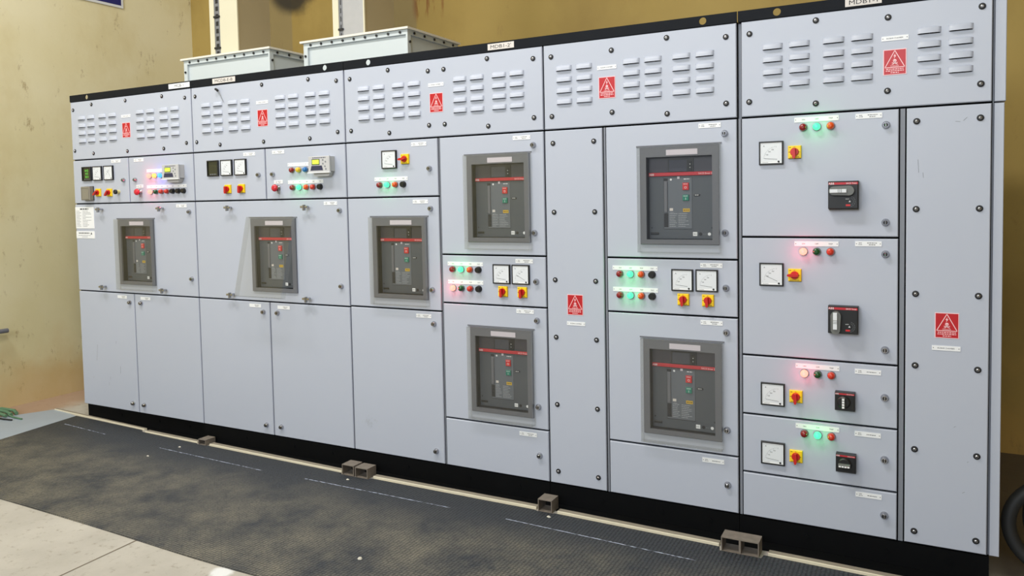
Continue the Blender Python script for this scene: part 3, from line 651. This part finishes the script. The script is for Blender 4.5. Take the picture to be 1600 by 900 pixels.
X4 = (0.675, 0.725, 0.777, 0.826)
strip(p, 0.747, 1.155, 0.208, X4, ('ON', 'OFF', 'TRIP', 'TEST')); lamps(r3, X4, 1.127, ('lens_red', 'lit_green', 'lens_orange', 'lens_black'))
strip(p, 0.747, 1.062, 0.208, X4, ('ON', 'OFF', 'TRIP', 'TEST')); lamps(r3, X4, 1.031, ('lit_red', 'lens_green', 'lens_red_bright', 'lens_black'))
meter(r3, 0.958, 1.110, 'A', 0.12); meter(r3, 1.064, 1.110, 'A', 0.5); switch(r3, 0.964, 1.024, 0.0); switch(r3, 1.071, 1.024, 0.0)
p = d3[6]; lab(p, 1.082, 0.930); latch(p, 1.146, 0.889); latch(p, 1.146, 0.466); breaker(r3, 0.947, 0.623)
p = d3[7]; lab(p, 1.086, 0.324); latch(p, 1.148, 0.226)
rail(r3, 0.003, 1.2, [0.169], [(0.977, 0.145, "MDB1-2'", 'cream_label')])
sc = MB()
for k in range(26): x = 0.110 + random.gauss(0, 0.026); z = 0.262 + random.gauss(0, 0.016); sc.line(x, z, x + random.uniform(-0.008, 0.008), z + random.uniform(0.008, 0.02), 0.0014, -0.0004, 'pale_ink')
sc.build('smudge', d3[3])['kind'] = 'stuff'

# ---- cabinet 4
r4, d4 = cubicle('light grey switchgear cabinet, fourth from left, two breakers beside a tall cover', 3.6, 4.5,
    [('louvre_panel', 0, 0.9, 1.8, 2.2), ('busbar_cover', 0, 0.297, 0.1, 1.8), ('breaker_door', 0.307, 0.9, 1.202, 1.8, (0.648, 1.480)), ('instrument_door', 0.307, 0.9, 0.953, 1.202),
     ('breaker_door', 0.307, 0.9, 0.351, 0.953, (0.655, 0.625)), ('cable_door', 0.307, 0.9, 0.1, 0.351)],
    [3.707, 3.808, 4.035, 4.135, 4.261, 4.363], [(3.643, 2.141), (3.643, 1.863), (3.943, 2.141), (3.943, 1.863), (4.453, 2.143), (4.453, 1.865)] + mids(4.198), 3.920, 0.0, [(0.298, 0.306)])
p = d4[1]
for z in (1.737, 1.412, 1.090, 0.815, 0.489, 0.163): screw(p, 0.046, z); screw(p, 0.252, z)
danger_sign(p, 0.147, 0.975); lab(p, 0.150, 0.886, 0.093, 0.018, [('BUSBAR CHAMBER', 0.150, 0.0048)])
p = d4[2]; lab(p, 0.783, 1.777); latch(p, 0.846, 1.739); latch(p, 0.846, 1.317); breaker(r4, 0.648, 1.480)
p = d4[3]; X4 = (0.372, 0.422, 0.473, 0.523)
strip(p, 0.442, 1.156, 0.212, X4, ('ON', 'OFF', 'TRIP', 'TEST')); lamps(r4, X4, 1.129, ('lens_red', 'lit_green', 'lens_orange', 'lens_black'))
strip(p, 0.443, 1.058, 0.212, X4, ('ON', 'OFF', 'TRIP', 'TEST')); lamps(r4, X4, 1.032, ('lens_red', 'lit_green', 'lens_orange', 'lens_black'))
meter(r4, 0.660, 1.109, 'A', 0.12); meter(r4, 0.767, 1.110, 'A', 0.12); switch(r4, 0.664, 1.024, 0.0); switch(r4, 0.772, 1.024, 0.0); lab(p, 0.786, 1.176); latch(p, 0.848, 1.080)
p = d4[4]; lab(p, 0.786, 0.927); latch(p, 0.849, 0.888); latch(p, 0.850, 0.464); breaker(r4, 0.655, 0.625)
p = d4[5]; lab(p, 0.789, 0.320, lines=1); latch(p, 0.851, 0.223)
rail(r4, 0.0, 0.899, [0.756], [])

# ---- cabinet 5
r5, d5 = cubicle('rightmost, nearest light grey switchgear cabinet with four black breaker handles', 4.5, 5.42,
    [('louvre_panel', 0.013, 0.915, 1.8, 2.2), ('feeder_door', 0.013, 0.611, 1.3, 1.8), ('feeder_door', 0.013, 0.611, 0.799, 1.3), ('feeder_door', 0.013, 0.611, 0.546, 0.799), ('feeder_door', 0.013, 0.611, 0.294, 0.546), ('cable_door', 0.013, 0.611, 0.1, 0.294),
     ('busbar_cover', 0.630, 0.915, 0.1, 1.8)],
    [4.641, 4.745, 4.873, 4.976, 5.207, 5.311], [(4.550, 2.144), (4.548, 1.864), (5.068, 2.148), (5.067, 1.868), (5.378, 2.150), (5.376, 1.869)] + mids(4.808), 5.092, 0.0, [(0.0022, 0.0122), (0.6122, 0.6288)])
XS = (0.261, 0.312, 0.364)
def m_mccb(s, vertical):
    def f():
        b = MB(); D = 0.038 * (s / 0.055) ** 0.5
        b.box(-s, s, -D, 0, -s, s, 'black_plastic', 0.003); b.box(-s, s, -0.012, 0.0, -s - 0.004, -s, 'handle_grey')
        y = -D - 0.0005; k = s / 0.055
        b.rect(-s + 0.002, s - 0.002, 0.041 * k, 0.050 * k, y, 'stripe_red'); b.text('ABB', -0.043 * k, 0.0455 * k, 0.008 * k, y - 0.0004, 'white_label'); b.text('SACE Tmax', 0.030 * k, 0.0455 * k, 0.0055 * k, y - 0.0004, 'white_label')
        return b
    return f
def m_lever(s, vertical):
    def f():
        b = MB(); k = s / 0.055; D = 0.038 * k ** 0.5; y = -D
        if s > 0.05:
            # long pivoted lever with a round hub and a pale grip strip
            hub = (0.022 * k, 0.017 * k) if not vertical else (-0.025 * k, 0.017 * k)
            L = 0.055 * k; r1_, r2_ = 0.019 * k, 0.019 * k
            end = (hub[0] - L, hub[1]) if not vertical else (hub[0] - 0.001, hub[1] - L)
            pts = []
            a0 = -PI / 2 if not vertical else 0.0
            for i in range(11): a = a0 + PI * i / 10; pts.append((hub[0] + r1_ * math.cos(a), hub[1] + r1_ * math.sin(a)))
            for i in range(11): a = a0 + PI + PI * i / 10; pts.append((end[0] + r2_ * 0.9 * math.cos(a), end[1] + r2_ * 0.9 * math.sin(a)))
            b.poly(pts, y - 0.020, 'handle_grey', 0.020)
            if not vertical: b.box(end[0] - 0.014 * k, hub[0] - 0.008 * k, y - 0.026, y - 0.020, hub[1] - 0.008 * k, hub[1] + 0.006 * k, 'meter_white', 0.001)
            else: b.box(hub[0] - 0.009 * k, hub[0] + 0.006 * k, y - 0.026, y - 0.020, end[1] + 0.002, hub[1] + 0.014 * k, 'meter_white', 0.001)
            for i in range(3):
                q = -0.012 + 0.006 * i
                if not vertical: b.box(end[0] + 0.028 + q, end[0] + 0.0295 + q, y - 0.0268, y - 0.026, hub[1] - 0.008 * k, hub[1] + 0.006 * k, 'handle_grey')
                else: b.box(hub[0] - 0.009 * k, hub[0] + 0.006 * k, y - 0.0268, y - 0.026, end[1] + 0.038 + q, end[1] + 0.0395 + q, 'handle_grey')
        else:
            b.lathe(-0.004, -0.002, [(0.026, y), (0.024, y - 0.006), (0.020, y - 0.008)], 'black_plastic', 24)
            if vertical:
                b.box(-0.010, 0.002, y - 0.022, y - 0.006, -0.024, 0.020, 'handle_grey', 0.002)
                for i in range(4): b.box(-0.008, 0.000, y - 0.0232, y - 0.022, -0.022 + 0.0105 * i, -0.015 + 0.0105 * i, 'meter_rim')
            else:
                b.box(-0.026, 0.018, y - 0.022, y - 0.006, -0.010, 0.002, 'handle_grey', 0.002)
                for i in range(4): b.box(-0.024 + 0.0105 * i, -0.016 + 0.0105 * i, y - 0.0232, y - 0.022, -0.0095, -0.004, 'meter_rim')
        return b
    return f
def mccb(x, z, s, vertical, label):
    o = place(cached('mccb_%s_%s' % (s, vertical), m_mccb(s, vertical)), 'breaker_handle', r5, (x, 0, z)); o['label'] = label
    place(cached('lever_%s_%s' % (s, vertical), m_lever(s, vertical)), 'lever', o)
    k = s / 0.055; D = 0.038 * k ** 0.5; y = -D - 0.0008
    if s > 0.05:
        b = MB(); cx, cz = 0.024, -0.026
        b.text('RESET', cx - 0.008, cz + 0.010, 0.0035, y, 'white_label')
        for i in range(7):
            a0 = -PI * 0.45 + PI * 0.9 * i / 7; a1 = a0 + PI * 0.09
            for R in (0.014, 0.020): b.line(cx + R * math.cos(a0), cz + R * math.sin(a0), cx + R * math.cos(a1), cz + R * math.sin(a1), 0.0012, y, 'grey_ink')
        b.poly([(cx - 0.004, cz - 0.002), (cx + 0.004, cz - 0.002), (cx, cz + 0.005)], y, 'white_label'); b.rect(cx - 0.014, cx + 0.002, cz - 0.018, cz - 0.011, y, 'button_red'); b.build('position_dial', o)
for i, (z, col, mz) in enumerate(((1.746, ('lens_red', 'lit_green', 'lens_orange'), 1.648), (1.243, ('lit_red', 'lens_green', 'lens_red_bright'), 1.145), (0.741, ('lit_red', 'lens_green', 'lens_red_bright'), 0.641), (0.490, ('lens_red', 'lit_green', 'lens_red_bright'), 0.390))):
    p = d5[1 + i]; dx = 0.004 if i > 1 else 0
    strip(p, 0.310 + dx, z + 0.031 - (0.002 if i > 1 else 0), 0.167, [x + dx for x in XS], ('ON', 'OFF', 'TRIP')); lamps(r5, [x + dx for x in XS], z, col)
    meter(r5, 0.136 + dx, mz, 'A', 0.42 if i == 1 else 0.10); switch(r5, 0.228 + dx, mz, -PI / 2 if i == 1 else 0.0)
    lab(p, 0.502, (1.777, 1.276, 0.766, 0.514)[i], lines=1 if i > 1 else 2)
for i, z in ((1, 1.737), (1, 1.360), (2, 1.236), (2, 0.859), (3, 0.669), (4, 0.421), (5, 0.197)): latch(d5[i], 0.563, z)
lab(d5[5], 0.506, 0.267, lines=1)
mccb(0.413, 1.470, 0.055, False, 'black breaker handle turned sideways'); mccb(0.413, 0.974, 0.055, True, 'black breaker handle pointing down')
mccb(0.420, 0.645, 0.037, True, 'small black breaker handle, grip upright'); mccb(0.424, 0.394, 0.037, False, 'small black breaker handle, grip level')
p = d5[6]
for z in (1.745, 1.411, 1.085, 0.807, 0.478, 0.153): screw(p, 0.668, z); screw(p, 0.876, z)
danger_sign(p, 0.774, 0.968); lab(p, 0.772, 0.881, 0.095, 0.018, [('BUSBAR CHAMBER', 0.772, 0.0048)])
sc = MB()
for x, z, dx, dz in ((0.822, 1.738, 0.012, 0.012), (0.812, 1.735, -0.016, 0.002), (0.673, 1.60, 0.003, -0.05), (0.690, 1.55, 0.002, -0.02), (0.80, 0.58, 0.006, 0.004), (0.66, 0.47, 0.005, 0.004), (0.845, 0.45, 0.004, 0.004), (0.83, 0.33, 0.008, 0.005)): sc.line(x, z, x + dx, z + dz, 0.0013, -0.0004, 'grey_ink')
sc.build('scratch_marks', p)['kind'] = 'stuff'
rail(r5, 0.003, 0.92, [0.159], [(0.481, 0.13, 'MDB1-1', 'cream_label')])
sp = MB(); sp.box(0.920, 0.952, 0.012, 1.0, 0.100, 1.797, 'panel_paint', 0.002); sp.box(0.920, 0.956, 0.012, 1.0, 1.803, 2.243, 'panel_paint', 0.002); sp.build('side_cover', r5)

# ---------------------------------------------------------------- cable boxes on top and their risers
def cable_box(label, x0, x1, y0, y1, z1):
    root = thing('cable_box', label, 'cable box', (x0, y0, 2.197), group=None); w, d, h = x1 - x0, y1 - y0, z1 - 2.197
    b = MB(); b.box(0.012, w - 0.012, 0.012, d, 0.0, h - 0.012, 'duct_box_paint'); b.build('body', root)
    f = MB(); f.box(0, w, -0.002, 0.012, h - 0.040, h - 0.012, 'duct_box_paint'); f.box(0, 0.032, -0.002, 0.012, 0, h - 0.040, 'duct_box_paint')
    f.box(w - 0.012, w, 0.012, d, h - 0.040, h - 0.012, 'duct_box_paint'); f.box(w - 0.012, w, -0.002, 0.03, 0, h - 0.040, 'duct_box_paint'); f.build('flange', root)
    l = MB(); l.box(-0.018, w + 0.012, -0.016, d + 0.01, h - 0.012, h, 'duct_lid'); l.build('lid', root)
    def bolt(x, y, z, side):
        k = MB(); k.lathe(0, 0, [(0.0075, 0), (0.0075, -0.006)], 'washer_black', 8, False); me = CACHE.setdefault('bolt', None) or k.mesh('bolt'); CACHE['bolt'] = me
        o = place(me, 'bolt', root, (x, y, z))
        if side: o.rotation_euler = (0, 0, PI / 2)
    n = 9
    for i in range(n): bolt(w * (i + 0.7) / (n + 0.3), -0.002, h - 0.026, False)
    for z in (h - 0.09, h - 0.19): bolt(0.016, -0.002, z, False)
    for i in range(5): bolt(w, d * (i + 0.6) / 5.2, h - 0.026, True)
    for z in (h - 0.08, h - 0.18): bolt(w, 0.018, z, True)
    return root
cable_box('pale grey bolted cable box on top of the two leftmost cabinets', 0.79, 1.57, 0.30, 0.84, 2.458)
cable_box('pale grey bolted cable box straddling the second and third cabinets from left', 1.85, 2.62, 0.30, 0.84, 2.458)
def riser(label, x0, xf, xt, x1, y0, y1, face):
    root = thing('cable_riser', label, 'cable duct', (x0, y0, 2.458)); w = x1 - x0; H = 1.6
    b = MB(); b.box(xt - x0, w, 0.0, y1 - y0, 0, H, 'duct_alu'); b.box(xt - x0, w, -0.0015, 0.0, 0, H, face); b.box(w - 0.001, w + 0.008, -0.004, 0.006, 0, H, 'duct_cream'); b.build('duct', root)
    a = MB(); a.box(0, xf - x0, -0.006, 0.0, 0, H, 'duct_cream'); a.box(0, 0.006, 0.0, y1 - y0, 0, H, 'duct_cream'); a.build('edge_angle', root)
    c = MB(); c.box(xf - x0, xt - x0, -0.002, 0.006, 0, H, 'cable_tray')
    z = 0.03
    while z < H: c.box(xf - x0 + 0.012, xt - x0 - 0.012, -0.003, -0.002, z, z + 0.03, 'washer_black'); z += 0.05
    c.build('perforated_strip', root)
    for z in (0.075, 0.285, 0.50): k = MB(); k.box(xf - x0 - 0.004, xt - x0 + 0.004, -0.010, -0.003, z, z + 0.012, 'washer_black'); k.build('clamp', root)
    return root
riser('cream faced cable duct rising from the left cable box', 0.886, 0.929, 0.977, 1.136, 0.45, 0.75, 'duct_cream')
riser('silver faced cable duct rising from the right cable box', 1.961, 2.007, 2.037, 2.196, 0.45, 0.76, 'duct_alu_bright')

# ---------------------------------------------------------------- floor things
mt = MB(); out = []
xs = [-1.6 + 0.1 * i for i in range(81)]
def front(x): return -1.150 + 0.010 * math.sin(x * 1.7) + 0.012 * math.exp(-((x - 2.6) / 0.5) ** 2) * -1
poly = [(-0.085, 0.010), (6.2, -0.115)]
T = 0.006; top = []
EDGE = [(-0.085, -0.006), (0.66, -0.040), (0.70, -0.068), (1.235, -0.086), (1.24, -0.096), (1.325, -0.096), (1.33, -0.090), (2.40, -0.116), (2.405, -0.133), (2.595, -0.135), (2.60, -0.116), (3.58, -0.119), (3.585, -0.126), (3.67, -0.126), (3.675, -0.119), (4.445, -0.137), (4.45, -0.172), (4.62, -0.172), (4.625, -0.140), (5.70, -0.163), (6.22, -0.172)]
def edge_y(x):
    for (xa, ya), (xb, yb) in zip(EDGE, EDGE[1:]):
        if xa <= x <= xb: return ya + (yb - ya) * (x - xa) / (xb - xa)
    return EDGE[-1][1]
XB = sorted(set([e[0] for e in EDGE] + [-0.085 + 6.3 * i / 60 for i in range(61)]))
n = len(XB) - 1
for xb in XB:
    t = (xb + 0.085) / 6.305; xa = 0.070 + 6.15 * t
    top.append(((xb, edge_y(xb), T), (xa, front(xa), T)))
vs = [];
for a, b_ in top: vs += [a, b_, (a[0], a[1], 0.0005), (b_[0], b_[1], 0.0005)]
fs = []
for i in range(n):
    p, q = 4 * i, 4 * i + 4; fs += [(p, p + 1, q + 1, q), (p + 1, p + 3, q + 3, q + 1), (p, q, q + 2, p + 2)]
fs += [(0, 2, 3, 1), (4 * n, 4 * n + 1, 4 * n + 3, 4 * n + 2)]
mt.add(vs, fs, 'ribbed_rubber'); mat_o = tag(mt.build('rubber_mat'), 'long dusty black rubber mat on the floor before the cabinets', 'rubber mat')
zc = T + 0.0006
for (xa, ya), (xb, yb) in (((0.04, -0.17), (0.52, -0.205)), ((1.09, -0.245), (1.98, -0.275)), ((2.28, -0.270), (3.20, -0.272)), ((3.50, -0.272), (4.39, -0.305))):
    k = int((xb - xa) / 0.012); vs = []; ch = MB()
    for i in range(k + 1):
        t = i / k; x = xa + (xb - xa) * t; y = ya + (yb - ya) * t + random.uniform(-0.0010, 0.0010); w = random.choice((0.0003, 0.0009, 0.0016, 0.0024, 0.0030)); vs += [(x, y - w, zc), (x, y + w, zc)]
    ch.add(vs, [(2 * i, 2 * i + 2, 2 * i + 3, 2 * i + 1) for i in range(k)], 'chalk'); ch.build('chalk_line', mat_o)

gs = MB()
P = [(-0.40, 0.055), (-0.082, -0.003), (0.068, -0.560), (0.20, -1.30), (-0.78, -1.60), (-0.78, -0.62)]
gs.add([(x, y, 0.0030) for x, y in P] + [(x, y, 0.0006) for x, y in P], [tuple(range(6)), tuple(range(11, 5, -1))] + [(i, (i + 1) % 6, 6 + (i + 1) % 6, 6 + i) for i in range(6)], 'grey_sheet')
# the mat lies over the sheet's inner edge; trim the sheet to the mat's edge
gs.v = [(-0.405, 0.055, 0.0030), (-0.088, -0.005, 0.0030), (0.062, -1.10, 0.0030), (0.062, -1.50, 0.0030), (-0.78, -1.60, 0.0030), (-0.78, -0.62, 0.0030)] + [(-0.405, 0.055, 0.0006), (-0.088, -0.005, 0.0006), (0.062, -1.10, 0.0006), (0.062, -1.50, 0.0006), (-0.78, -1.60, 0.0006), (-0.78, -0.62, 0.0006)]
tag(gs.build('metal_sheet'), 'flat blue grey sheet lying on the floor left of the rubber mat', 'sheet')

def plank(label, x0, y0, x1, y1, w, h, group=None):
    b = MB(); L = math.hypot(x1 - x0, y1 - y0); n = 14; vs = []; fs = []
    for i in range(n + 1):
        t = i / n; j = random.uniform(-0.0015, 0.0015); vs += [(L * t, j, 0.0005), (L * t, j, h - 0.002), (L * t, j + 0.003, h), (L * t, w, h), (L * t, w, 0.0005)]
    for i in range(n):
        for k in range(4): fs.append((5 * i + k, 5 * i + 5 + k, 5 * i + 6 + k, 5 * i + 1 + k))
    b.add(vs, [f for q, f in enumerate(fs) if q % 4 in (0, 1)], 'wood_face'); b.add(vs, [f for q, f in enumerate(fs) if q % 4 in (2, 3)], 'wood')
    b.add(vs[:5], [(0, 1, 2, 3, 4)], 'wood_face'); b.add(vs[-5:], [(4, 3, 2, 1, 0)], 'wood_face')
    o = b.build('wooden_batten'); o.location = (x0, y0, 0); o.rotation_euler = (0, 0, math.atan2(y1 - y0, x1 - x0)); return tag(o, label, 'wooden batten', 'battens along the foot of the cabinets')
plank('loose pale batten at the far left end, sticking out past the leftmost cabinet', -0.40, 0.030, 0.67, -0.032, 0.020, 0.012)
plank('short pale batten between the loose end piece and the first steel tube stub', 0.72, -0.062, 1.225, -0.078, 0.030, 0.012)
plank('long pale batten from the single steel tube stub at left to the double stub', 1.335, -0.078, 2.395, -0.110, 0.032, 0.014)
plank('long pale batten between the double tube stub and the middle single stub', 2.605, -0.103, 3.575, -0.107, 0.032, 0.014)
plank('long pale batten between the middle single stub and the nearest twin stub', 3.685, -0.107, 4.44, -0.128, 0.032, 0.014)
plank('nearest pale batten, right of the nearest twin tube stub', 4.640, -0.130, 5.70, -0.155, 0.032, 0.014)

def stub(label, x, y, w, h, cells=1):
    b = MB(); t = 0.004; L = 0.075
    for k in range(cells):
        a = k * w; b.box(a, a + w, 0, L, 0, t, 'tube_steel'); b.box(a, a + w, 0, L, h - t, h, 'tube_steel'); b.box(a, a + t, 0, L, t, h - t, 'tube_steel'); b.box(a + w - t, a + w, 0, L, t, h - t, 'tube_steel')
    o = b.build('steel_tube_stub'); o.location = (x, y, 0.0008); return tag(o, label, 'steel tube', 'steel tube ends under the cabinets')
stub('small rusty square tube end below the seam of the two leftmost cabinets', 1.250, -0.090, 0.064, 0.036)
stub('rusty square tube end, left one of the touching pair below the second and third cabinets', 2.412, -0.125, 0.080, 0.058)
stub('rusty square tube end, right one of the touching pair below the second and third cabinets', 2.505, -0.128, 0.082, 0.056)
stub('single grey square tube end below the seam of the third and fourth cabinets', 3.590, -0.118, 0.072, 0.060)
stub('nearest and widest twin celled steel tube end, below the two nearest cabinets', 4.458, -0.165, 0.076, 0.062, 2)

gc = MB(); pts = []
for k, (dx, dy, r) in enumerate(((0, 0, 0.012), (0.01, 0.03, 0.012), (-0.01, -0.03, 0.011))):
    gc.tube([(-0.78 + dx, -0.24 + dy, 0.016), (-0.70, -0.20 + dy, 0.030), (-0.60 + dx, -0.19 + dy * 1.5, 0.022), (-0.52, -0.205 + dy * 1.2, 0.016)], r, 'green_cloth')
gc.tube([(-0.54, -0.215, 0.014), (-0.46, -0.225, 0.010), (-0.36, -0.225, 0.008)], 0.006, 'green_cloth'); 
tag(gc.build('green_rag'), 'twisted green strip of cloth on the floor sheet by the left wall', 'cloth')
bt = MB(); bt.tube([(-0.74, -0.33, 0.012), (-0.62, -0.29, 0.014), (-0.48, -0.285, 0.010), (-0.40, -0.27, 0.008)], 0.006, 'dark_rubber'); tag(bt.build('black_wire'), 'short black wire beside the green cloth on the sheet', 'wire')

hk = MB(); hk.tube([(-0.802, -0.30, 0.583), (-0.765, -0.30, 0.583), (-0.745, -0.28, 0.583), (-0.745, -0.075, 0.583)], 0.017, 'bezel_grey', 12); tag(hk.build('pipe_handle'), 'dark metal pipe end bracketed to the left wall at the picture edge', 'pipe')
bs = MB(); bs.box(-0.799, -0.790, 0.60, 1.0, 3.165, 3.55, 'sign_blue'); bs.box(-0.799, -0.7905, 0.58, 1.02, 3.145, 3.57, 'meter_white'); bs.v = [(x, y, z) for x, y, z in bs.v]
tag(bs.build('blue_sign'), 'blue board high on the left wall', 'sign')

cl = MB()
for cx_, cy_, rx, rz, r, ph in ((5.695, 0.12, 0.205, 0.175, 0.026, 0.0), (5.760, 0.19, 0.200, 0.195, 0.020, 0.3)):
    cl.tube([(cx_ + rx * math.cos(2 * PI * i / 48), cy_ + 0.02 * math.sin(2 * PI * i / 48 + ph), r + rz + rz * math.sin(2 * PI * i / 48)) for i in range(49)], r, 'dark_rubber', 12, (0, 1, 0))
tag(cl.build('cable_coil'), 'black cable coil standing right of the nearest cabinet', 'cable coil')
for i, (x, y, s, lb) in enumerate(((1.200, -0.185, 0.007, 'tiny pale stone nearest the foot of the second cabinet'), (1.165, -0.38, 0.006, 'tiny pale stone on the mat below the first tube stub'), (3.142, -0.880, 0.009, 'pale stone chip at the front middle of the mat'), (3.67, -0.17, 0.007, 'tiny pale stone in front of the middle tube stub'), (2.50, -0.185, 0.006, 'tiny pale stone in front of the touching tube pair'))):
    b = MB(); rr = [random.uniform(0.7, 1.2) for _ in range(7)]
    b.add([(s * 1.6 * rr[k] * math.cos(2 * PI * k / 7), s * rr[k] * math.sin(2 * PI * k / 7), 0) for k in range(7)] + [(s * 0.8 * math.cos(2 * PI * k / 7), s * 0.6 * math.sin(2 * PI * k / 7), s * 0.7) for k in range(7)],
          [tuple(range(7, 14))] + [(k, (k + 1) % 7, 7 + (k + 1) % 7, 7 + k) for k in range(7)], 'pebble_pale')
    o = b.build('pebble'); o.location = (x, y, T + 0.0006); tag(o, lb, 'pebble', 'stones on the mat')
